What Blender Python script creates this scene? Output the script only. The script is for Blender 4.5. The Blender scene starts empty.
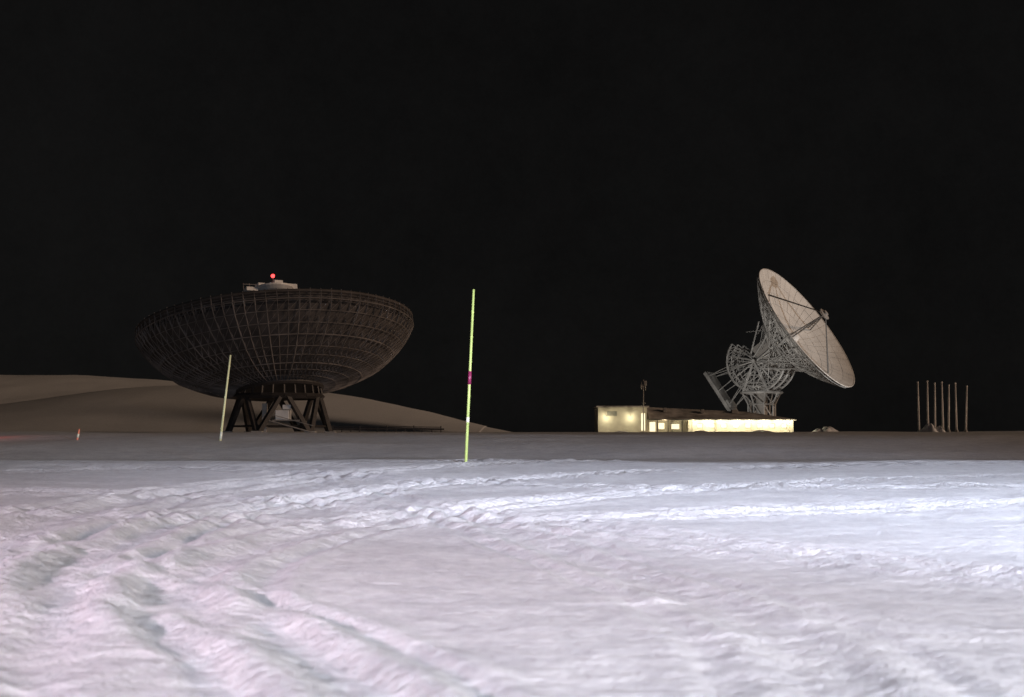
import bpy, math, random
import numpy as np
from mathutils import Vector, Matrix
random.seed(4)
rng = np.random.RandomState(7)
scene = bpy.context.scene
scene.view_settings.view_transform = 'Standard'
scene.view_settings.look = 'None'
scene.view_settings.exposure = 0

F = 1024*50/36.0
CH = 0.8
HY = 440.0
def W(px, py, Y):
    return Vector(((px-512)/F*Y, Y, CH+(HY-py)/F*Y))

# ------------------------------------------------------------ materials
def mat(name, col, rough=0.6, metal=0.0, emit=None, estr=0.0, var=0.15, scale=2.0, bump=0.0):
    m = bpy.data.materials.new(name); m.use_nodes = True
    nt = m.node_tree; b = nt.nodes['Principled BSDF']
    b.inputs['Roughness'].default_value = rough
    b.inputs['Metallic'].default_value = metal
    tc = nt.nodes.new('ShaderNodeTexCoord')
    n = nt.nodes.new('ShaderNodeTexNoise'); n.inputs['Scale'].default_value = scale
    n.inputs['Detail'].default_value = 5
    nt.links.new(tc.outputs['Object'], n.inputs['Vector'])
    r = nt.nodes.new('ShaderNodeValToRGB')
    r.color_ramp.elements[0].position = 0.3; r.color_ramp.elements[1].position = 0.7
    r.color_ramp.elements[0].color = tuple(c*(1-var) for c in col)+(1,)
    r.color_ramp.elements[1].color = tuple(min(1, c*(1+var)) for c in col)+(1,)
    nt.links.new(n.outputs['Fac'], r.inputs['Fac'])
    nt.links.new(r.outputs['Color'], b.inputs['Base Color'])
    if emit:
        b.inputs['Emission Color'].default_value = tuple(emit)+(1,)
        b.inputs['Emission Strength'].default_value = estr
    if bump:
        bp = nt.nodes.new('ShaderNodeBump'); bp.inputs['Strength'].default_value = bump
        bp.inputs['Distance'].default_value = 0.05
        nt.links.new(n.outputs['Fac'], bp.inputs['Height'])
        nt.links.new(bp.outputs['Normal'], b.inputs['Normal'])
    return m

def snow_mat():
    m = bpy.data.materials.new('snow'); m.use_nodes = True
    nt = m.node_tree; b = nt.nodes['Principled BSDF']
    b.inputs['Roughness'].default_value = 0.5
    b.inputs['Specular IOR Level'].default_value = 0.3
    tc = nt.nodes.new('ShaderNodeTexCoord')
    at = nt.nodes.new('ShaderNodeAttribute'); at.attribute_name = 'churn'
    def noise(scale, detail=4, rough=0.6):
        n = nt.nodes.new('ShaderNodeTexNoise'); n.inputs['Scale'].default_value = scale
        n.inputs['Detail'].default_value = detail; n.inputs['Roughness'].default_value = rough
        nt.links.new(tc.outputs['Object'], n.inputs['Vector']); return n
    def math_(op, a, bb):
        n = nt.nodes.new('ShaderNodeMath'); n.operation = op
        for i, v in enumerate((a, bb)):
            if isinstance(v, (int, float)): n.inputs[i].default_value = v
            else: nt.links.new(v, n.inputs[i])
        return n.outputs[0]
    a = noise(1.6, 8, .7); fine = noise(11, 6, .7)
    mixv = math_('ADD', math_('MULTIPLY', a.outputs['Fac'], .45), math_('MULTIPLY', fine.outputs['Fac'], .55))
    r = nt.nodes.new('ShaderNodeValToRGB')
    r.color_ramp.elements[0].position = 0.38; r.color_ramp.elements[0].color = (0.60, 0.60, 0.62, 1)
    r.color_ramp.elements[1].position = 0.62; r.color_ramp.elements[1].color = (0.90, 0.90, 0.90, 1)
    nt.links.new(mixv, r.inputs['Fac']); nt.links.new(r.outputs['Color'], b.inputs['Base Color'])
    n1 = noise(3.5, 7, .7); n2 = noise(18, 5, .65)
    b1 = nt.nodes.new('ShaderNodeBump'); b1.inputs['Distance'].default_value = 0.04; b1.inputs['Strength'].default_value = 0.85
    b2 = nt.nodes.new('ShaderNodeBump'); b2.inputs['Distance'].default_value = 0.05
    nt.links.new(math_('ADD', math_('MULTIPLY', at.outputs['Fac'], .60), .35), b2.inputs['Strength'])
    nt.links.new(n1.outputs['Fac'], b1.inputs['Height']); nt.links.new(n2.outputs['Fac'], b2.inputs['Height'])
    nt.links.new(b1.outputs['Normal'], b2.inputs['Normal']); nt.links.new(b2.outputs['Normal'], b.inputs['Normal'])
    return m
M_snow = snow_mat()
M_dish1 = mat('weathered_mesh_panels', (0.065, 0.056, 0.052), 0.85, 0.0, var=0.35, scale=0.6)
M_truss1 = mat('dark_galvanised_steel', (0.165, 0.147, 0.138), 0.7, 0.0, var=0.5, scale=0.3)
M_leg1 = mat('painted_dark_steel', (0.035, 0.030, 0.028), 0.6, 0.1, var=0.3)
M_white = mat('white_painted_steel', (0.70, 0.68, 0.65), 0.5, 0.0, var=0.2, scale=0.5)
M_mount = mat('grey_painted_steel', (0.42, 0.41, 0.395), 0.6, 0.0, var=0.4, scale=0.4)
M_panel2 = mat('reflector_panels', (0.66, 0.65, 0.63), 0.6, 0.0, var=0.10, scale=0.35)
M_seam = mat('dark_strut_steel', (0.10, 0.095, 0.09), 0.6)
M_cream = mat('cream_render_wall', (0.62, 0.59, 0.47), 0.8, var=0.08, scale=1.0)
M_grey = mat('grey_cladding', (0.30, 0.28, 0.26), 0.7, var=0.15)
M_roof = mat('roof_sheet_with_frost', (0.38, 0.35, 0.32), 0.8, var=0.5, scale=0.5)
M_trim = mat('dark_trim', (0.05, 0.05, 0.05), 0.6)
M_frame = mat('painted_window_frame', (0.40, 0.37, 0.28), 0.6)
M_winlit = mat('lit_window', (0.8, 0.75, 0.5), 0.4, emit=(1.0, 0.90, 0.62), estr=1.1)
M_windark = mat('blind_behind_glass', (0.30, 0.30, 0.25), 0.3)
M_conc = mat('concrete', (0.3, 0.29, 0.27), 0.9, bump=0.3)
M_red = mat('red_beacon_glass', (0.6, 0.02, 0.02), 0.3, emit=(1.0, 0.05, 0.05), estr=4)
M_wlamp = mat('white_lamp_glass', (0.8, 0.78, 0.75), 0.3, emit=(1.0, 0.75, 0.7), estr=3)
M_stake = mat('fluorescent_yellow_stake', (0.42, 0.52, 0.16), 0.45, var=0.25, scale=1.2)
M_stake2 = mat('bamboo_stake', (0.70, 0.66, 0.35), 0.5, var=0.15, scale=1.5)
M_redst = mat('orange_red_stake', (0.75, 0.25, 0.15), 0.5)
M_band = mat('dark_red_tape', (0.20, 0.02, 0.07), 0.4)
M_reflex = mat('pale_reflective_tape', (0.65, 0.64, 0.5), 0.3)
M_flag = mat('flagpole_paint', (0.80, 0.76, 0.73), 0.5)

# ------------------------------------------------------------ mesh helpers
def obj_from(name, verts, faces, mt, parent=None, smooth=False):
    me = bpy.data.meshes.new(name); me.from_pydata([tuple(v) for v in verts], [], faces); me.update()
    o = bpy.data.objects.new(name, me); scene.collection.objects.link(o)
    if not isinstance(mt, (list, tuple)): mt = [mt]
    for m in mt: me.materials.append(m)
    if smooth: me.polygons.foreach_set('use_smooth', [True]*len(me.polygons))
    if parent: o.parent = parent
    return o
def empty(name, loc=(0, 0, 0), rot=None):
    o = bpy.data.objects.new(name, None); scene.collection.objects.link(o)
    o.location = loc
    if rot is not None: o.rotation_mode = 'QUATERNION'; o.rotation_quaternion = rot
    return o
def bars(name, segs, mt, parent=None, n=4):
    V = []; Fc = []
    for s in segs:
        p, q, r = Vector(s[0]), Vector(s[1]), s[2]
        r2 = s[3] if len(s) > 3 else r
        d = q-p
        if d.length < 1e-6: continue
        d.normalize()
        a = d.orthogonal().normalized(); b = d.cross(a); i0 = len(V)
        for (c, rr) in ((p, r), (q, r2)):
            for k in range(n):
                t = 2*math.pi*(k+0.5)/n
                V.append(c+(a*math.cos(t)+b*math.sin(t))*rr)
        for k in range(n):
            k2 = (k+1) % n
            Fc.append((i0+k, i0+k2, i0+n+k2, i0+n+k))
        Fc.append(tuple(i0+k for k in reversed(range(n)))); Fc.append(tuple(i0+n+k for k in range(n)))
    return obj_from(name, V, Fc, mt, parent, smooth=(n > 6))
def boxes(name, bl, mt, parent=None, bev=0.0):
    V = []; Fc = []
    for (x0, x1, y0, y1, z0, z1) in bl:
        i = len(V)
        V += [(x0, y0, z0), (x1, y0, z0), (x1, y1, z0), (x0, y1, z0), (x0, y0, z1), (x1, y0, z1), (x1, y1, z1), (x0, y1, z1)]
        Fc += [(i, i+3, i+2, i+1), (i+4, i+5, i+6, i+7), (i, i+1, i+5, i+4), (i+1, i+2, i+6, i+5), (i+2, i+3, i+7, i+6), (i+3, i, i+4, i+7)]
    o = obj_from(name, V, Fc, mt, parent)
    if bev:
        m = o.modifiers.new('b', 'BEVEL'); m.width = bev; m.segments = 2
    return o
def revolve(name, prof, mt, parent=None, n=96, smooth=True):
    V = []; Fc = []
    for (r, z) in prof:
        for k in range(n):
            t = 2*math.pi*k/n; V.append((r*math.cos(t), r*math.sin(t), z))
    for i in range(len(prof)-1):
        for k in range(n):
            k2 = (k+1) % n
            Fc.append((i*n+k, i*n+k2, (i+1)*n+k2, (i+1)*n+k))
    return obj_from(name, V, Fc, mt, parent, smooth)

# ------------------------------------------------------------ numpy noise
PERM = rng.rand(256, 256).astype(np.float32)
def vnoise(x, y, ox=0):
    x = x+ox*17.3; y = y+ox*7.9
    xi = np.floor(x).astype(np.int64); yi = np.floor(y).astype(np.int64)
    fx = x-xi; fy = y-yi
    fx = fx*fx*fx*(fx*(fx*6-15)+10); fy = fy*fy*fy*(fy*(fy*6-15)+10)
    g = lambda a, b: PERM[a & 255, b & 255]
    return (g(xi, yi)*(1-fx)+g(xi+1, yi)*fx)*(1-fy)+(g(xi, yi+1)*(1-fx)+g(xi+1, yi+1)*fx)*fy-0.5
def fbm(x, y, o=4, s=0):
    v = 0; a = 1.0; t = 0
    for i in range(o):
        v = v+a*vnoise(x*2**i*(1+.03*i)+y*.31*i, y*2**i-x*.27*i, s+i); t += a; a *= .5
    return v*2/t
def ss(a, b, x):
    t = np.clip((x-a)/(b-a), 0, 1); return t*t*(3-2*t)

def g2(px, py):
    Y = CH*F/(py-HY); return ((px-512)/F*Y, Y)
# (path, weight, half-gauge scale)
paths = [
 ([(1300, 474), (1000, 476), (700, 481), (450, 492), (250, 512), (120, 542), (50, 590), (40, 640), (90, 720)], 1.5, .9),
 ([(1300, 482), (900, 488), (600, 503), (380, 522), (240, 550), (170, 590), (170, 640), (240, 720)], 1.3, .9),
 ([(-200, 520), (0, 542), (120, 572), (250, 622), (330, 665), (370, 720)], 1.1, .7),
 ([(300, 488), (420, 508), (560, 548), (680, 588), (770, 630), (880, 720)], .65, .7),
 ([(-200, 498), (150, 502), (420, 515), (700, 540), (1024, 575), (1300, 610)], .7, .9),
 ([(-200, 487), (200, 480), (600, 472), (1200, 468)], 1.2, 1.3),
 ([(700, 470), (420, 480), (200, 498), (60, 520), (-40, 560), (-80, 620), (-60, 720)], 1.3, 1.2),
 ([(1300, 500), (1000, 508), (700, 516), (430, 524), (150, 520), (-200, 508)], .8, 1.1),
 ([(60, 478), (250, 482), (420, 490), (700, 496), (1200, 494)], 1.2, 1.3),
]
def catmull(P, k=8):
    out = []
    P = [P[0]]+P+[P[-1]]
    for i in range(1, len(P)-2):
        p0, p1, p2, p3 = [np.array(q, float) for q in P[i-1:i+3]]
        for j in range(k):
            t = j/k
            out.append(.5*((2*p1)+(-p0+p2)*t+(2*p0-5*p1+4*p2-p3)*t*t+(-p0+3*p1-3*p2+p3)*t**3))
    out.append(np.array(P[-2], float)); return out
def path_dist(x, y, pts):
    best = np.full(x.shape, 1e9); along = np.zeros(x.shape); s0 = 0.0
    for a, b in zip(pts[:-1], pts[1:]):
        d = b-a; L = d@d
        if L < 1e-9: continue
        t = np.clip(((x-a[0])*d[0]+(y-a[1])*d[1])/L, 0, 1)
        dd = (x-a[0]-t*d[0])**2+(y-a[1]-t*d[1])**2
        m = dd < best
        best = np.where(m, dd, best); along = np.where(m, s0+t*math.sqrt(L), along); s0 += math.sqrt(L)
    return np.sqrt(best), along

def base_profile(y):
    ys = [-80, 0, 12, 24, 33, 36, 45, 58, 66, 75, 100, 216, 320, 420, 6000]
    k = 7.4/F
    zs = [0, 0, 0, .18, .33, .30, -1.0, -.15, .55, .98, CH+100*.0047, CH+216*k, CH+320*k, 2.3, 2.0]
    return np.interp(y, ys, zs)
def hills(x, y):
    Y1 = 750.; px = np.array([-900, -300, 0, 60, 150, 200, 260, 330, 420, 500]); py = np.array([400, 378, 373.5, 375, 378, 383, 392, 408, 428, 436])
    X = (px-512)/F*Y1; H = (HY-py)/F*Y1
    h1 = np.interp(x, X, H, right=-2)*np.where(y < Y1, ss(400, Y1, y), 1-.7*ss(Y1, 2400, y))
    h1 = np.where(y < 400, 0, h1)
    Y2 = 480.; px = np.array([-900, -200, 0, 60, 105, 150, 200, 260, 300, 345, 400, 450, 480, 510, 540])
    py = np.array([430, 415, 407, 402, 392, 384, 381, 382, 385, 392, 402, 414, 422, 431, 437])
    X = (px-512)/F*Y2; H = (HY-py)/F*Y2
    h2 = np.interp(x, X, H, right=0)*np.where(y < Y2, ss(260, Y2, y), 1-.8*ss(Y2, 700, y))
    return np.maximum(h1, h2)
def terrain(x, y):
    z = base_profile(y)
    z = (z+base_profile(y-2)+base_profile(y+2))/3
    hl = hills(x, y); hl = (hl+hills(x-9, y)+hills(x+9, y)+hills(x-18, y)+hills(x+18, y))/5
    hl = hl*(1+.02*fbm(x/60, y/60, 3, 9))
    z = np.where(hl > z, hl, z)
    far = ss(60, 120, y)
    z = z+far*.22*fbm(x/22, y/30, 3, 3)*(1-ss(300, 500, y))+ss(380, 560, y)*1.3*fbm(x/40, y/40, 4, 5)
    z = z+.10*ss(30, 36, y)*(1-ss(90, 140, y))*fbm(x/5, y/5, 3, 13)
    bump = ss(92, 105, x)*(1-ss(130, 150, x))
    z = z+.35*ss(200, 240, y)*bump*(1-ss(300, 400, y))
    return z

def spaced(lo, hi, a, c, n):
    u = np.linspace(math.asinh((lo-c)/a), math.asinh((hi-c)/a), n)
    return c+a*np.sinh(u)
xs = spaced(-3200, 3200, 2.2, 0, 860)
ys = spaced(-60, 4000, 2.4, 6.0, 800)
Xg, Yg = np.meshgrid(xs, ys)
Z = terrain(Xg, Yg)
near = (1-ss(34, 60, Yg))
nearx = near*(1-ss(40, 70, np.abs(Xg)))*(.55+.45*ss(4, 16, Yg))
wob = fbm(Xg*.25, Yg*.25, 3, 20)
rel = (.05*fbm(Xg*.22+wob, Yg*.22, 3, 1)+.012*fbm(Xg*.9+wob, Yg*.8, 3, 2))*(1-.6*ss(20, 32, Yg))
tr = np.zeros_like(Z); churn = np.zeros_like(Z)
msk = (Yg > 1.5) & (Yg < 42) & (np.abs(Xg) < 32)
xx = Xg[msk]; yy = Yg[msk]
wx = xx+.04*fbm(xx*1.1, yy*1.1, 2, 31); wy = yy+.04*fbm(xx*1.1, yy*1.1, 2, 37)
acc = np.zeros_like(xx); ch = np.zeros_like(xx)
for i, (P, wgt, gs) in enumerate(paths):
    pts = catmull([g2(*q) for q in P])
    d, s = path_dist(wx, wy, pts); d = d/gs
    a = wgt*(1+.6*fbm(xx*.5, yy*.5, 2, 50+i))
    acc += a*(-.038*np.exp(-(d/.21)**4)+.026*np.exp(-((d-.35)/.10)**2)-.026*np.exp(-((d-.57)/.08)**2)+.018*np.exp(-((d-.72)/.08)**2))
    acc += a*.004*np.sin(s*2*math.pi/.30)*np.exp(-(d/.19)**4)
    ch = np.maximum(ch, np.exp(-(d/.65)**4))
tr[msk] = np.clip(acc, -.055, .06); churn[msk] = ch
lump = fbm(Xg*4.1, Yg*3.8, 3, 6)
rel = rel+tr+.018*(.12+churn)*np.maximum(lump, -.1)*1.4+.011*(.2+churn)*fbm(Xg*9, Yg*8, 2, 8)
Z = Z+nearx*rel
ny, nx = Z.shape
V = np.stack([Xg, Yg, Z], -1).reshape(-1, 3).astype(np.float32)
idx = np.arange(ny*nx).reshape(ny, nx)
Q = np.stack([idx[:-1, :-1], idx[:-1, 1:], idx[1:, 1:], idx[1:, :-1]], -1).reshape(-1, 4)
me = bpy.data.meshes.new('snow_ground')
me.vertices.add(len(V)); me.vertices.foreach_set('co', V.ravel())
me.loops.add(Q.size); me.loops.foreach_set('vertex_index', Q.ravel().astype(np.int32))
me.polygons.add(len(Q)); me.polygons.foreach_set('loop_start', np.arange(0, Q.size, 4, dtype=np.int32))
me.polygons.foreach_set('loop_total', np.full(len(Q), 4, dtype=np.int32))
me.update(calc_edges=True); me.validate()
me.polygons.foreach_set('use_smooth', np.ones(len(Q), dtype=bool))
atr = me.attributes.new('churn', 'FLOAT', 'POINT'); atr.data.foreach_set('value', (churn*near).ravel().astype(np.float32))
me.materials.append(M_snow)
g = bpy.data.objects.new('snow_ground', me); scene.collection.objects.link(g)
def gz(x, y):
    return float(terrain(np.array([float(x)]), np.array([float(y)]))[0])

# ------------------------------------------------------------ large fixed dish (back view)
def quat_from_axis(ax, up=Vector((0, 0, 1))):
    z = Vector(ax).normalized(); x = up.cross(z)
    if x.length < 1e-3: x = Vector((1, 0, 0))
    x.normalize(); y = z.cross(x)
    return Matrix((x, y, z)).transposed().to_quaternion()
Y1 = 216.0
rc = W(275.5, 328, Y1)
ax1 = Vector((-0.10, 0.165, 0.98)).normalized()
DEP = 7.4; R1 = 20.8
d1 = empty('radar_dish', rc)
q1 = quat_from_axis(ax1)
tilt = empty('reflector_assembly', (0, 0, 0), q1); tilt.parent = d1
zi = lambda r: DEP*(r/R1)**2-DEP
prof_t = lambda r: np.interp(r, [0, 6, 12, 16, 18.5, 20, 21], [2.8, 2.8, 3.6, 3.7, 3.0, 2.2, 1.0])
zo = lambda r: zi(r)-float(prof_t(r))
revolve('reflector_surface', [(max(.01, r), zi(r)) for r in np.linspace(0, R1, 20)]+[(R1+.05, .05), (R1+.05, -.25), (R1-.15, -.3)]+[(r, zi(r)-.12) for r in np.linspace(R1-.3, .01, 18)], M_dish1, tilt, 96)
NR = 84
rads = [6.4, 8.4, 10.4, 12.3, 14.1, 15.8, 17.4, 18.8, 20, 20.8]
sg = []; sg_ring = []
for k in range(NR):
    t = 2*math.pi*k/NR; t2 = 2*math.pi*(k+1)/NR
    c, s = math.cos(t), math.sin(t); c2, s2 = math.cos(t2), math.sin(t2)
    for i, r in enumerate(rads):
        I = (r*c, r*s, zi(r)-.15); O = (r*c, r*s, zo(r))
        sg.append((I, O, .05))
        O2 = (r*c2, r*s2, zo(r)); sg_ring.append((O, O2, .08 if i % 3 == 0 else .045))
        sg_ring.append(((r*c, r*s, zi(r)-.2), (r*c2, r*s2, zi(r)-.2), .05))
        if i < len(rads)-1:
            rn = rads[i+1]
            sg.append((O, (rn*c, rn*s, zo(rn)), .085 if k % 3 == 0 else .05))
            sg.append((O, (rn*c, rn*s, zi(rn)-.15), .045))
            if i > 2: sg.append((O, (rn*c2, rn*s2, zo(rn)), .030))
            rm = (r+rn)/2; sg_ring.append(((rm*c, rm*s, zi(rm)-.2), (rm*c2, rm*s2, zi(rm)-.2), .035))
    sg.append(((20.8*c, 20.8*s, -.2), (20.8*c, 20.8*s, .2), .06))
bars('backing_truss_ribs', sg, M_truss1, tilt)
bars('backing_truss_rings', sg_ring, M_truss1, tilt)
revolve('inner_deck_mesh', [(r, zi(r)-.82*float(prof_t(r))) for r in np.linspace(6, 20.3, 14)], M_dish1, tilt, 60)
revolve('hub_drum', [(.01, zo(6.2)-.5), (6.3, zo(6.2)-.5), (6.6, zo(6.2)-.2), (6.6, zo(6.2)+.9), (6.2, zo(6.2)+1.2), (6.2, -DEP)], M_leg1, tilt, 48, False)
sgs = []
top = 6.1
for k in range(4):
    t = math.pi/4+k*math.pi/2; c, s = math.cos(t), math.sin(t)
    a = Vector((12*c, 12*s, zi(12))); b = Vector((1.6*c, 1.6*s, top))
    sgs += [(a, b, .16), (a+Vector((-s*.8, c*.8, 0)), b, .09), (a-Vector((-s*.8, c*.8, 0)), b, .09)]
bars('quadripod', sgs, M_truss1, tilt)
revolve('subreflector', [(.01, top-.9), (1.2, top-.8), (2.4, top-.4), (3.0, top), (3.0, top+.25), (1.8, top+.35), (.01, top+.4)], M_white, tilt, 32, False)
boxes('receiver_cabin', [(-3.6, -1.8, -1, .8, top-.1, top+.9), (-1.2, .2, -1, 1, top+.3, top+1.3), (1.5, 2.6, -1, .4, top+.2, top+.9), (2.7, 4.6, -.6, .6, top-.5, top+.1)], M_white, tilt, .06)
rails = []
for a, b in (((-3.6, -1.2), (4.4, -1.2)),):
    rails.append(((a[0], a[1], top+1.2), (b[0], b[1], top+1.0), .04))
    for i in range(9): x = a[0]+(b[0]-a[0])*i/8; rails.append(((x, a[1], top-.6), (x, a[1], top+1.15), .035))
rails.append(((0, 0, top+1.2), (0, 0, top+2.2), .07))
bars('service_rails', rails, M_grey, tilt)
def uv(name, r, loc, mt, parent=None, sc=(1, 1, 1)):
    pr = [(max(.001, r*math.sin(a)), -r*math.cos(a)) for a in np.linspace(0, math.pi, 10)]
    o = revolve(name, pr, mt, parent, 16); o.location = loc; o.scale = sc; return o
uv('aviation_beacon', .30, (0, 0, top+2.2), M_red, tilt)
uv('aviation_beacon_small', .18, (-1.6, -1.1, top+1.35), M_red, tilt)
for lx, lz in ((-2.9, 1.05), (1.9, 1.1), (3.6, .4)):
    uv('deck_lamp', .16, (lx, -1.15, top+lz), M_wlamp, tilt)
def lamp(name, kind, loc, power, col, target=None, size=.2, angle=60, blend=.5, parent=None):
    l = bpy.data.lights.new(name, kind); l.energy = power; l.color = col
    l.shadow_soft_size = size
    if kind == 'SPOT': l.spot_size = math.radians(angle); l.spot_blend = blend
    o = bpy.data.objects.new(name, l); scene.collection.objects.link(o); o.location = loc
    if target is not None:
        o.rotation_mode = 'QUATERNION'; o.rotation_quaternion = (Vector(target)-Vector(loc)).to_track_quat('-Z', 'Y')
    if parent: o.parent = parent
    return o
lamp('beacon_light', 'POINT', (-.6, -1.6, top+1.9), 90, (1.0, .1, .1), size=.2, parent=tilt)
# pedestal
hubw = ax1*(zo(6.2)-.5)
base_z = gz(rc.x, rc.y)-rc.z-.3
ring_z = hubw.z-.6
pc = Vector((hubw.x-.1, hubw.y, 0))
lg = []; NL = 6
for k in range(NL):
    t = 2*math.pi*(k+.25)/NL; c, s = math.cos(t), math.sin(t)
    for sgn in (-1, 1):
        tt = t+sgn*math.pi/NL*.85
        up = pc+Vector((6.3*math.cos(tt), 6.3*math.sin(tt), ring_z))
        lg.append((pc+Vector((7.7*c, 7.7*s, base_z)), up, .50, .42))
    tn = 2*math.pi*(k+1.25)/NL
    lg.append((pc+Vector((7.4*c, 7.4*s, base_z+1.3)), pc+Vector((7.4*math.cos(tn), 7.4*math.sin(tn), base_z+1.3)), .14))
for k in range(24):
    a = 2*math.pi*k/24; b = 2*math.pi*(k+1)/24
    lg.append((pc+Vector((6.4*math.cos(a), 6.4*math.sin(a), ring_z)), pc+Vector((6.4*math.cos(b), 6.4*math.sin(b), ring_z)), .42))
    lg.append((pc+Vector((6.4*math.cos(a), 6.4*math.sin(a), ring_z)), pc+Vector((6.1*math.cos(a), 6.1*math.sin(a), ring_z+1.6)), .16))
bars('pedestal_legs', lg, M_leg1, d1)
fb = []
for k in range(NL):
    t = 2*math.pi*(k+.25)/NL; x, y = pc.x+7.7*math.cos(t), pc.y+7.7*math.sin(t)
    fb.append((x-.8, x+.8, y-.8, y+.8, base_z-.6, base_z+.55))
boxes('concrete_feet', fb, M_conc, d1, .05)
boxes('equipment_cabin', [(pc.x+.4, pc.x+2.4, pc.y-6.2, pc.y-4.0, base_z+2.2, base_z+3.6), (pc.x+1.4, pc.x+2.6, pc.y-6.0, pc.y-4.6, base_z+3.7, base_z+4.4)], M_white, d1, .05)
boxes('lift_shaft', [(pc.x-1.6, pc.x-.9, pc.y-6, pc.y-5.2, base_z+.3, base_z+4.6)], M_grey, d1, .05)
bars('access_stair', [(pc+Vector((-1, -6.4, base_z+2.2)), pc+Vector((6.0, -6.4, base_z+.3)), .1), (pc+Vector((-1, -6.4, base_z+3.2)), pc+Vector((6.0, -6.4, base_z+1.3)), .05),
      (pc+Vector((0, -6.4, base_z+2.1)), pc+Vector((4, -6.4, base_z+2.1)), .1)], M_grey, d1)

# ------------------------------------------------------------ steerable dish
Y2 = 311.0
c2w = W(808, 327, Y2)
ax2 = Vector((0.705, -0.43, 0.56)).normalized()
d2 = empty('steerable_radar_dish', c2w)
q2 = quat_from_axis(ax2)
asm = empty('reflector_assembly', (0, 0, 0), q2); asm.parent = d2
R2 = 16.0; D2 = 4.6
z2 = lambda r: D2*(r/R2)**2-D2
V = []; Fc = []
ringr = [.8, 3.5, 6.2, 8.8, 11.3, 13.7, 16]
for i in range(len(ringr)-1):
    n = 24 if i < 3 else 48
    for k in range(n):
        g0 = .035/ringr[i+1]
        a0 = 2*math.pi*k/n+g0; a1 = 2*math.pi*(k+1)/n-g0
        r0 = ringr[i]+.03; r1 = ringr[i+1]-.03
        off = rng.normal(0, .012)
        i0 = len(V)
        for r in (r0, (r0+r1)/2, r1):
            for a in (a0, (a0+a1)/2, a1):
                V.append((r*math.cos(a), r*math.sin(a), z2(r)+off))
        for a in (0, 1):
            for b in (0, 1):
                j = i0+a*3+b; Fc.append((j, j+1, j+4, j+3))
obj_from('reflector_panels', V, Fc, M_panel2, asm)
revolve('reflector_backing_skin', [(r, z2(r)-.12) for r in np.linspace(.01, R2, 12)]+[(R2+.12, -.1), (R2+.12, .1), (R2, .06)], M_white, asm, 96)
revolve('vertex_cone', [(.01, -D2+2.0), (.9, -D2+1.9), (1.4, -D2), (1.4, -D2-.2)], M_white, asm, 24)
sg = []
t2f = lambda r: float(np.interp(r, [0, 5, 10, 16], [3.2, 2.9, 1.9, .5]))
rr2 = [4.5, 7, 9.5, 12, 14, 15.8]
NB = 32
for k in range(NB):
    t = 2*math.pi*k/NB; tb = 2*math.pi*(k+1)/NB
    c, s, cb, sb = math.cos(t), math.sin(t), math.cos(tb), math.sin(tb)
    for i, r in enumerate(rr2):
        I = (r*c, r*s, z2(r)-.15); O = (r*c, r*s, z2(r)-t2f(r)); O2 = (r*cb, r*sb, z2(r)-t2f(r))
        sg += [(I, O, .09), (O, O2, .10)]
        if i < len(rr2)-1:
            rn = rr2[i+1]
            sg += [(O, (rn*c, rn*s, z2(rn)-t2f(rn)), .14), (O, (rn*c, rn*s, z2(rn)-.15), .08), (O2, (rn*c, rn*s, z2(rn)-t2f(rn)), .07)]
bars('backing_truss', sg, M_mount, asm)
apex = 4.6
st = []
for k in range(4):
    t = math.radians(12)+k*math.pi/2; c, s = math.cos(t), math.sin(t)
    a = Vector((10.8*c, 10.8*s, z2(10.8))); b = Vector((.7*c, .7*s, apex))
    w = Vector((-s, c, 0))*.35
    st += [(a+w, b, .13), (a-w, b, .13)]
    for j in range(1, 8):
        p = a.lerp(b, j/8); st.append((p+w*(1-j/8), p-w*(1-j/8), .05))
bars('feed_quadripod', st, M_seam, asm)
revolve('subreflector', [(.01, apex-.5), (1.0, apex-.2), (1.4, apex+.1), (1.4, apex+.3), (.6, apex+.4), (.6, apex+.8), (.01, apex+.8)], M_grey, asm, 24, False)
EZ = -13.0
el = []
hubO = z2(5)-3.0
for sx in (-3.4, 0, 3.4):
    Rg = 6.8; N = 20
    pr = None; prj = None
    for k in range(N+1):
        t = math.radians(100+(340-100)*k/N)
        p = Vector((sx, Rg*math.cos(t), EZ+Rg*math.sin(t))); pi = Vector((sx, (Rg-1.1)*math.cos(t), EZ+(Rg-1.1)*math.sin(t)))
        el.append((p, pi, .12))
        if pr: el += [(pr, p, .24), (prj, pi, .14), (pr, pi, .1)]
        if k % 2 == 0: el.append((Vector((sx, 0, EZ)), pi, .13))
        pr, prj = p, pi
    if sx == 0: continue
    for yy_ in (-6.5, -3, 0, 3, 6.5):
        el.append((Vector((sx, yy_*.3, EZ)), Vector((sx*1.2, yy_, hubO)), .18))
        el.append((Vector((sx, yy_, EZ+(4 if abs(yy_) < 6 else 2))), Vector((-sx*1.2, yy_*.8, hubO)), .11))
    for k in range(7):
        a1 = math.radians(115+k*35)
        for rr_, zz_ in ((9.5, z2(9.5)-1.9), (7, z2(7)-2.5)):
            yv = rr_*math.cos(math.radians(20+k*23))
            xv = math.copysign(math.sqrt(max(.01, rr_*rr_-yv*yv)), sx)*.7
            el.append((Vector((sx, 6.6*math.cos(a1)*.9, EZ+max(-3, 6.6*math.sin(a1)))), Vector((xv, yv, zz_)), .08))
    for yy_ in (-4.2, 0, 4.2):
        el += [(Vector((sx, yy_*.6, EZ-4.5)), Vector((sx*.6, yy_, -24.5)), .10), (Vector((sx, 0, EZ)), Vector((sx*.6, yy_, -24.5)), .08)]
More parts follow.
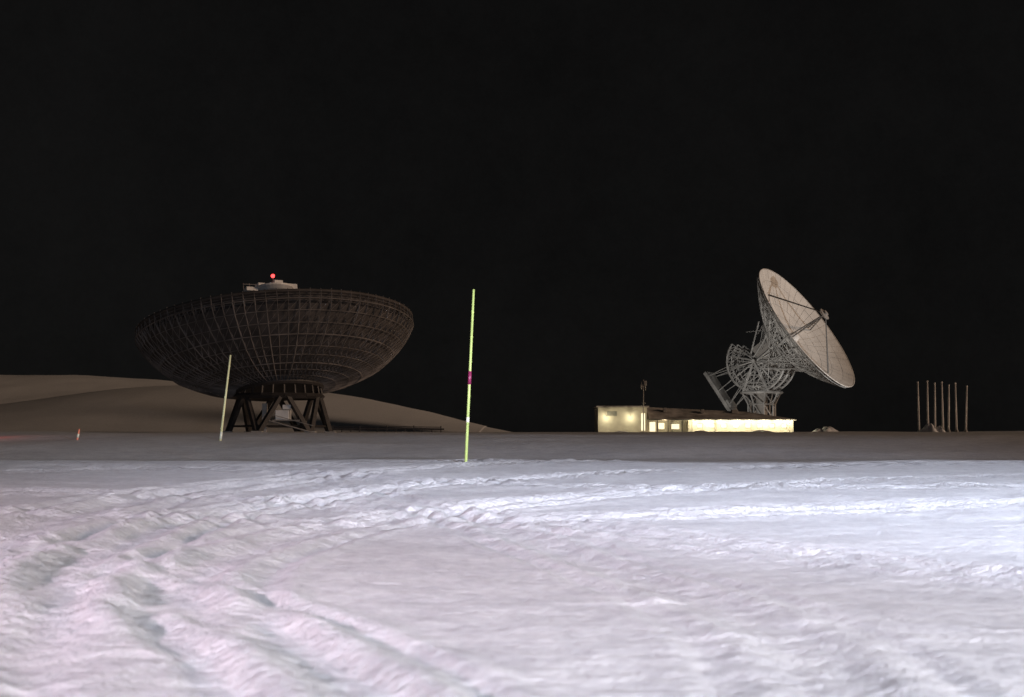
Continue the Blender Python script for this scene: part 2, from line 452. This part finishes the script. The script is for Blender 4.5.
for k in range(13):
    t = math.radians(110+220*k/12)
    y_, z_ = 6.6*math.cos(t), EZ+6.6*math.sin(t)
    el += [(Vector((-3.4, y_, z_)), Vector((3.4, y_, z_)), .12)]
    t2_ = math.radians(110+220*(k+1)/12)
    if k < 12: el.append((Vector((-3.4, y_, z_)), Vector((3.4, 6.6*math.cos(t2_), EZ+6.6*math.sin(t2_))), .08))
for k in range(12):
    a = 2*math.pi*k/12; b = 2*math.pi*(k+1)/12
    p = Vector((5.2*math.cos(a), 6.5*math.sin(a), hubO)); pn = Vector((5.2*math.cos(b), 6.5*math.sin(b), hubO))
    el += [(p, pn, .2), (p, Vector((3.4*(1 if p.x > 0 else -1), p.y*.35, EZ+2.5)), .11), (p, Vector((3.4*(1 if pn.x > 0 else -1), pn.y*.5, EZ+4)), .08)]
bars('elevation_truss', el, M_mount, asm)
boxes('receiver_house', [(-2.8, 2.8, -3.0, 3.0, EZ+.6, hubO+.4)], M_grey, asm, .1)
boxes('counterweight', [(-2.2, 2.2, -5.4, 5.4, -25.2, -24.4), (-1.8, 1.8, -4.6, -2.6, -24.4, -23.9)], M_mount, asm, .1)
E = ax2*EZ
gx = ax2.cross(Vector((0, 0, 1))).normalized()
fx = Vector((0, 0, 1)).cross(gx).normalized()
gz2 = gz(c2w.x, c2w.y)-c2w.z
topz = gz2+9.0
P0 = Vector((E.x, E.y, 0))
al = []
for sx in (-4.4, 4.4):
    e = E+gx*sx
    for fy in (-3.0, 3.0):
        b = P0+gx*sx*.75+fx*fy; b.z = topz
        al.append((b, e, .30, .24))
        b2 = P0-gx*sx*.75+fx*fy; b2.z = topz
        al.append((b2, b.lerp(e, .6), .13))
    for f_ in (.3, .55, .78):
        a = (P0+gx*sx*.75+fx*-3.0); a.z = topz; b = (P0+gx*sx*.75+fx*3.0); b.z = topz
        al.append((a.lerp(e, f_), b.lerp(e, f_), .11)); al.append((a.lerp(e, f_-.25), b.lerp(e, f_), .09))
al.append((E-gx*4.8, E+gx*4.8, .45))
for k in range(16):
    a = 2*math.pi*k/16; b = 2*math.pi*(k+1)/16
    al.append((P0+Vector((4.6*math.cos(a), 4.6*math.sin(a), topz)), P0+Vector((4.6*math.cos(b), 4.6*math.sin(b), topz)), .3))
    al.append((P0+Vector((4.6*math.cos(a), 4.6*math.sin(a), topz)), P0+Vector((0, 0, topz)), .12))
for k in range(8):
    a = 2*math.pi*k/8; b = 2*math.pi*(k+1)/8
    lv = [(4.2, topz-.2), (3.0, topz-2.6), (3.0, gz2+3), (3.6, gz2-.3)]
    for i in range(3):
        (r0, h0), (r1, h1) = lv[i], lv[i+1]
        A = P0+Vector((r0*math.cos(a), r0*math.sin(a), h0)); B = P0+Vector((r1*math.cos(a), r1*math.sin(a), h1))
        A2 = P0+Vector((r0*math.cos(b), r0*math.sin(b), h0)); B2 = P0+Vector((r1*math.cos(b), r1*math.sin(b), h1))
        al += [(A, B, .18), (A, B2, .11), (B, B2, .13)]
bars('alidade_and_pedestal', al, M_mount, d2)
pd = revolve('pedestal_column', [(1.3, gz2-.4), (1.3, topz-.3), (1.9, topz+.1), (1.9, topz+1.4), (.01, topz+1.5)], M_grey, d2, 20, False)
pd.location = (P0.x, P0.y, 0)

# ------------------------------------------------------------ station building
BY = 270.0; S = F/BY
bx = lambda px: (px-512)/S
bz = lambda py: CH+(HY-py)/S
bld = empty('station_building', (0, BY, 0))
x0, x1, x2, x3 = bx(598), bx(647), bx(688), bx(793)
zb = 1.2; zA = bz(407.5); zE = bz(419.5)
def wall_with_openings(name, xa, xb, y, za, zt, ops, mt, t=.3):
    bl = []; cur = xa
    for (oa, ob, o0, o1) in sorted(ops):
        if oa > cur: bl.append((cur, oa, y, y+t, za, zt))
        bl.append((oa, ob, y, y+t, za, o0)); bl.append((oa, ob, y, y+t, o1, zt)); cur = ob
    if cur < xb: bl.append((cur, xb, y, y+t, za, zt))
    boxes(name, bl, mt, bld)
opsA = [(bx(607), bx(617), bz(416), bz(411)), (bx(641), bx(645), bz(431), bz(413))]
wall_with_openings('front_wall_left', x0, x1, 0, zb, zA, opsA, M_cream)
boxes('left_block_core', [(x0, x0+.3, .3, 11, zb, zA), (x0+.3, x1, 10.7, 11, zb, zA), (x1-.3, x1, .3, 10.7, zb, zA)], M_cream, bld)
boxes('left_block_roof', [(x0-.35, x1+.35, -.4, 11.3, zA, zA+.3)], M_roof, bld, .03)
boxes('left_windows', [(o[0], o[1], .16, .2, o[2], o[3]) for o in opsA[:1]], M_windark, bld)
boxes('lit_stair_window', [(opsA[1][0], opsA[1][1], .16, .2, opsA[1][2], opsA[1][3])], M_winlit, bld)
mul = []
for o in opsA:
    mul.append((o[0], o[1], .08, .15, o[2], o[2]+.07)); mul.append((o[0], o[1], .08, .15, o[3]-.07, o[3]))
    xm = (o[0]+o[1])/2; mul.append((xm-.03, xm+.03, .09, .15, o[2]+.07, o[3]-.07))
boxes('window_frames', mul, M_frame, bld)
opsB = [(bx(650), bx(656), bz(431.5), bz(422)), (bx(659), bx(665), bz(429), bz(423)), (bx(672), bx(680), bz(429), bz(424))]
wall_with_openings('porch_wall', x1, x2, 1.4, zb, zE, opsB, M_cream)
boxes('porch_windows', [(o[0], o[1], 1.56, 1.6, o[2], o[3]) for o in opsB], M_winlit, bld)
boxes('porch_posts', [(bx(p)-.08, bx(p)+.08, .1, .26, zb, zE-.02) for p in (657.5, 668, 682)], M_trim, bld)
opsC = [(bx(p), bx(p)+1.0, bz(427.5), bz(424)) for p in (697, 709, 721, 733, 745, 757, 769, 781)]
wall_with_openings('hall_front_wall', x2, x3, 0, zb, zE, opsC, M_cream)
boxes('hall_side_walls', [(x3-.3, x3, .3, 11, zb, zE), (x1, x3-.3, 10.7, 11, zb, zE), (x2, x2+.3, .3, 1.7, zb, zE)], M_cream, bld)
boxes('hall_windows', [(o[0], o[1], .16, .2, o[2], o[3]) for o in opsC], M_winlit, bld)
fr = []
for o in opsC:
    fr += [(o[0]-.07, o[0], -.04, .1, o[2]-.07, o[3]+.07), (o[1], o[1]+.07, -.04, .1, o[2]-.07, o[3]+.07), (o[0], o[1], -.04, .1, o[3], o[3]+.07), (o[0], o[1], -.08, .1, o[2]-.09, o[2])]
boxes('hall_window_frames', fr, M_frame, bld)
RV = [(x1+.36, -.6, zE+.15), (x3+.5, -.6, zE+.02), (x3+.5, 11.4, zE+.02), (x1+.36, 11.4, zE+.15),
      (x1+.36, 5.4, bz(407)+.1), (bx(752), 5.4, bz(412)+.1),
      (x1+.36, -.6, zE-.12), (x3+.5, -.6, zE-.2), (x3+.5, 11.4, zE-.2), (x1+.36, 11.4, zE-.12)]
obj_from('hall_roof', RV, [(0, 1, 5, 4), (1, 2, 5), (2, 3, 4, 5), (0, 4, 3), (6, 7, 1, 0), (7, 8, 2, 1), (8, 9, 3, 2), (6, 9, 8, 7), (0, 3, 9, 6)], M_roof, bld)
boxes('roof_vents', [(bx(665), bx(668), 3, 4, bz(412), bz(407.5)), (bx(703), bx(706), 3, 4, bz(413), bz(409)), (bx(735), bx(741), 4, 5.2, bz(413), bz(409.3))], M_grey, bld, .03)
boxes('gutter', [(x1+.4, x3+.45, -.75, -.61, zE-.1, zE+.05)], M_trim, bld)
bars('downpipes', [((bx(p), -.1, zb), (bx(p), -.1, zE-.13), .05) for p in (692, 715, 751, 789)], M_frame, bld, 8)
hoods = []
for p in (606, 630, 694, 708, 722, 736, 750, 764, 778, 789):
    x = bx(p); z = zE-.35 if p > 650 else bz(417)
    hoods.append((x-.16, x+.16, -1.35, -1.0, z+.14, z+.2)); hoods.append((x-.03, x+.03, -1.0, 0, z+.14, z+.18))
    lamp('wall_lamp', 'POINT', (x, -1.2, z-.1), (190 if p % 4 else 270) if p > 650 else 130, (1.0, .88, .60), size=.14, parent=bld)
boxes('lamp_brackets', hoods, M_trim, bld)
lamp('porch_lamp', 'POINT', (bx(664), -.9, zE-.25), 80, (1.0, .8, .5), size=.12, parent=bld)

am = empty('antenna_mast', (bx(643), BY-.8, 0))
zt = bz(380)
ms = [((0, 0, bz(433)-.8), (0, 0, zt), .09)]
ms += [((-.5, 0, zt-1.3), (.5, 0, zt-1.3), .05), ((-.35, 0, zt-1.9), (-.35, 0, zt-.4), .06), ((.4, 0, zt-2.0), (.4, 0, zt-.2), .1), ((-.3, 0, zt-4.4), (.4, 0, zt-4.4), .05)]
bars('mast_pole', ms, M_grey, am, 8)
boxes('antenna_panels', [(.15, .65, -.2, .2, zt-1.1, zt-.2), (-.5, -.2, -.15, .15, zt-1.7, zt-.9)], M_grey, am, .02)

# ------------------------------------------------------------ stakes and poles
def stake(name, pb, pt, Y, r, mt, segs):
    b = W(pb[0], pb[1], Y); t = W(pt[0], pt[1], Y)
    g_ = gz(b.x, b.y)
    e = empty(name, (b.x, b.y, 0))
    d = (t-b)
    A = Vector((0, 0, min(g_, b.z)-.4)) - Vector((d.x, 0, 0))*(.4/d.z)
    T = Vector((d.x, 0, t.z))
    bars('stake', [(A, T, r*1.1, r*.8)], mt, e, 10)
    for i, (f0, f1, m2, sc) in enumerate(segs):
        bars('tape_band', [(A.lerp(T, f0), A.lerp(T, f1), r*sc)], m2, e, 10)
    kn = [(A.lerp(T, f-.002), A.lerp(T, f+.002), r*1.18) for f in (.15, .3, .44, .62, .75, .88)]
    bars('bamboo_nodes', kn, mt, e, 10)
stake('snow_stake', (466, 461), (473.5, 289), 32.0, .032, M_stake, [(.50, .57, M_band, 1.2), (.30, .33, M_reflex, 1.15)])
stake('snow_stake', (221, 436), (230, 355), 71.0, .058, M_stake2, [(.10, .18, M_reflex, 1.2)])
stake('snow_stake', (78.5, 436), (80, 429), 71.0, .05, M_redst, [(.55, .75, M_reflex, 1.15)])
for (xb, xt, yt) in ((918.5, 918, 383), (927.5, 927.5, 382), (934.5, 935, 384), (942.5, 942, 383), (948, 949, 386), (956, 955.5, 384), (965, 967, 387)):
    Yf = 255.0
    b = W(xb, 431.5, Yf); t = W(xt, yt, Yf)
    gzz = gz(b.x, b.y)
    e = empty('flagpole', (b.x, b.y, gzz))
    bars('pole', [((0, 0, -.4), (t.x-b.x, 0, t.z-gzz), .18, .12)], M_flag, e, 10)
    bars('base_collar', [((0, 0, -.3), (0, 0, .45), .32)], M_conc, e, 10)
    uv('finial', .17, (t.x-b.x, 0, t.z-gzz+.1), M_flag, e)

def pile(name, px, py_, Y, w, h):
    p = W(px, py_, Y); n = 20; m = 8; V = []; Fc = []
    zg = gz(p.x, p.y)
    sd = random.random()*50
    for j in range(m+1):
        rr = j/m
        for k in range(n):
            a = 2*math.pi*k/n
            jit = 1+.25*math.sin(3*a+sd)+.15*math.sin(7*a+sd*2)
            V.append((w*rr*jit*math.cos(a), w*.7*rr*jit*math.sin(a), h*(math.cos(rr*math.pi)*.5+.5)*(1+.25*math.sin(5*a+rr*6+sd))-.15))
    for j in range(m):
        for k in range(n):
            k2 = (k+1) % n; Fc.append((j*n+k, (j+1)*n+k, (j+1)*n+k2, j*n+k2))
    o = obj_from(name, V, Fc, M_snow, None, True); o.location = (p.x, p.y, zg)
pile('snow_pile', 929, 431, 253, 2.4, 1.5)
pile('snow_pile', 939, 431, 253, 1.6, 1.1)
pile('snow_pile', 827, 431, 268, 3.0, 1.1)
pile('snow_pile', 818, 431, 268, 2.4, .8)
pile('snow_pile', 700, 433, 264, 3.2, .5)
pile('snow_pile', 760, 433, 263, 4.2, .5)
pile('snow_pile', 620, 433, 264, 3.0, .4)
pp = empty('pipeline', (0, 0, 0)); sp = []
last = None
for i, px in enumerate(range(333, 446, 9)):
    Yp = 222; p = W(px, 430.3+.5*math.sin(i*1.7), Yp); g_ = gz(p.x, p.y)
    p.z = max(p.z, g_+.5)
    sp.append((Vector((p.x, p.y, g_-.4)), p+Vector((0, 0, .12 if i % 3 else .5)), .09))
    sp.append((p+Vector((-.5, 0, 0)), p+Vector((.5, 0, 0)), .12))
    if last is not None: sp += [(last, p, .14), (last+Vector((0, 0, .3)), p+Vector((0, 0, .3)), .06)]
    last = p
bars('pipe_and_supports', sp, M_leg1, pp, 6)

# ------------------------------------------------------------ lights
sun = bpy.data.lights.new('sun', 'SUN'); sun.energy = 1.15; sun.angle = math.radians(9); sun.color = (1.0, .70, .49)
so = bpy.data.objects.new('sun', sun); scene.collection.objects.link(so)
sdir = Vector((.95, -.30, math.tan(math.radians(11.5)))).normalized()
so.rotation_mode = 'QUATERNION'; so.rotation_quaternion = (-sdir).to_track_quat('-Z', 'Y')
lamp('foreground_spot', 'SPOT', (19, -12, 8.0), 155000, (.70, .80, 1.0), (8.5, 22, 0), .6, 50, 1.0)  # unseen spots behind the camera, added without fixtures to light the foreground snow
lamp('foreground_spot', 'SPOT', (7, -11, 5.5), 42000, (.86, .88, 1.0), (2.5, 13, 0), .4, 56, 1.0)  # added unseen spot for the nearest snow
lamp('foreground_spot', 'SPOT', (-13, -8, 5.0), 27000, (1.0, .76, .90), (-4, 11, 0), .4, 54, 1.0)  # added unseen pink spot for the snow on the left
lamp('red_marker_lamp', 'POINT', (-28.5, 74, gz(-28.5, 74)+1.0), 80, (1.0, .12, .08), size=.1)
lamp('dish_fill_spot', 'SPOT', (96, 282, 4.0), 42000, (1.0, .98, .96), (68, 305, 26), .4, 52, .8)  # fill spot with no fixture, added to brighten the steerable dish face
lamp('dish_fill_spot', 'SPOT', (44, 284, 7.6), 15000, (1.0, .96, .90), (54, 312, 19), .4, 70, .8)  # second added fill spot, brightens the mount truss

# ------------------------------------------------------------ world
w = bpy.data.worlds.new('World'); scene.world = w; w.use_nodes = True
nt = w.node_tree; nt.nodes.clear()
out = nt.nodes.new('ShaderNodeOutputWorld')
sky = nt.nodes.new('ShaderNodeTexSky'); sky.sky_type = 'NISHITA'; sky.sun_disc = False
sky.sun_elevation = math.radians(12); sky.sun_rotation = math.atan2(sdir.x, sdir.y)
hs = nt.nodes.new('ShaderNodeHueSaturation'); hs.inputs['Saturation'].default_value = .12
nt.links.new(sky.outputs['Color'], hs.inputs['Color'])
b1 = nt.nodes.new('ShaderNodeBackground'); b1.inputs['Strength'].default_value = .0004
nt.links.new(hs.outputs['Color'], b1.inputs['Color'])
tc = nt.nodes.new('ShaderNodeTexCoord'); n1 = nt.nodes.new('ShaderNodeTexNoise'); n1.inputs['Scale'].default_value = 3; n1.inputs['Detail'].default_value = 12; n1.inputs['Roughness'].default_value = .9
nt.links.new(tc.outputs['Generated'], n1.inputs['Vector'])
r = nt.nodes.new('ShaderNodeValToRGB'); r.color_ramp.elements[0].position = .3; r.color_ramp.elements[1].position = .7
r.color_ramp.elements[0].color = (.0019, .0018, .0018, 1); r.color_ramp.elements[1].color = (.0048, .0046, .0045, 1)
nt.links.new(n1.outputs['Fac'], r.inputs['Fac'])
b2 = nt.nodes.new('ShaderNodeBackground'); b2.inputs['Strength'].default_value = 1
nt.links.new(r.outputs['Color'], b2.inputs['Color'])
ad = nt.nodes.new('ShaderNodeAddShader')
nt.links.new(b1.outputs[0], ad.inputs[0]); nt.links.new(b2.outputs[0], ad.inputs[1]); nt.links.new(ad.outputs[0], out.inputs['Surface'])

# ------------------------------------------------------------ camera
cam = bpy.data.cameras.new('camera'); cam.lens = 50; cam.sensor_width = 36
cam.clip_start = .1; cam.clip_end = 8000
cam.dof.use_dof = True; cam.dof.focus_distance = 80; cam.dof.aperture_fstop = 3.2
co = bpy.data.objects.new('camera', cam); scene.collection.objects.link(co)
co.location = (0, 0, CH); co.rotation_euler = (math.radians(90)+math.atan((HY-348.5)/F), 0, 0)
scene.camera = co
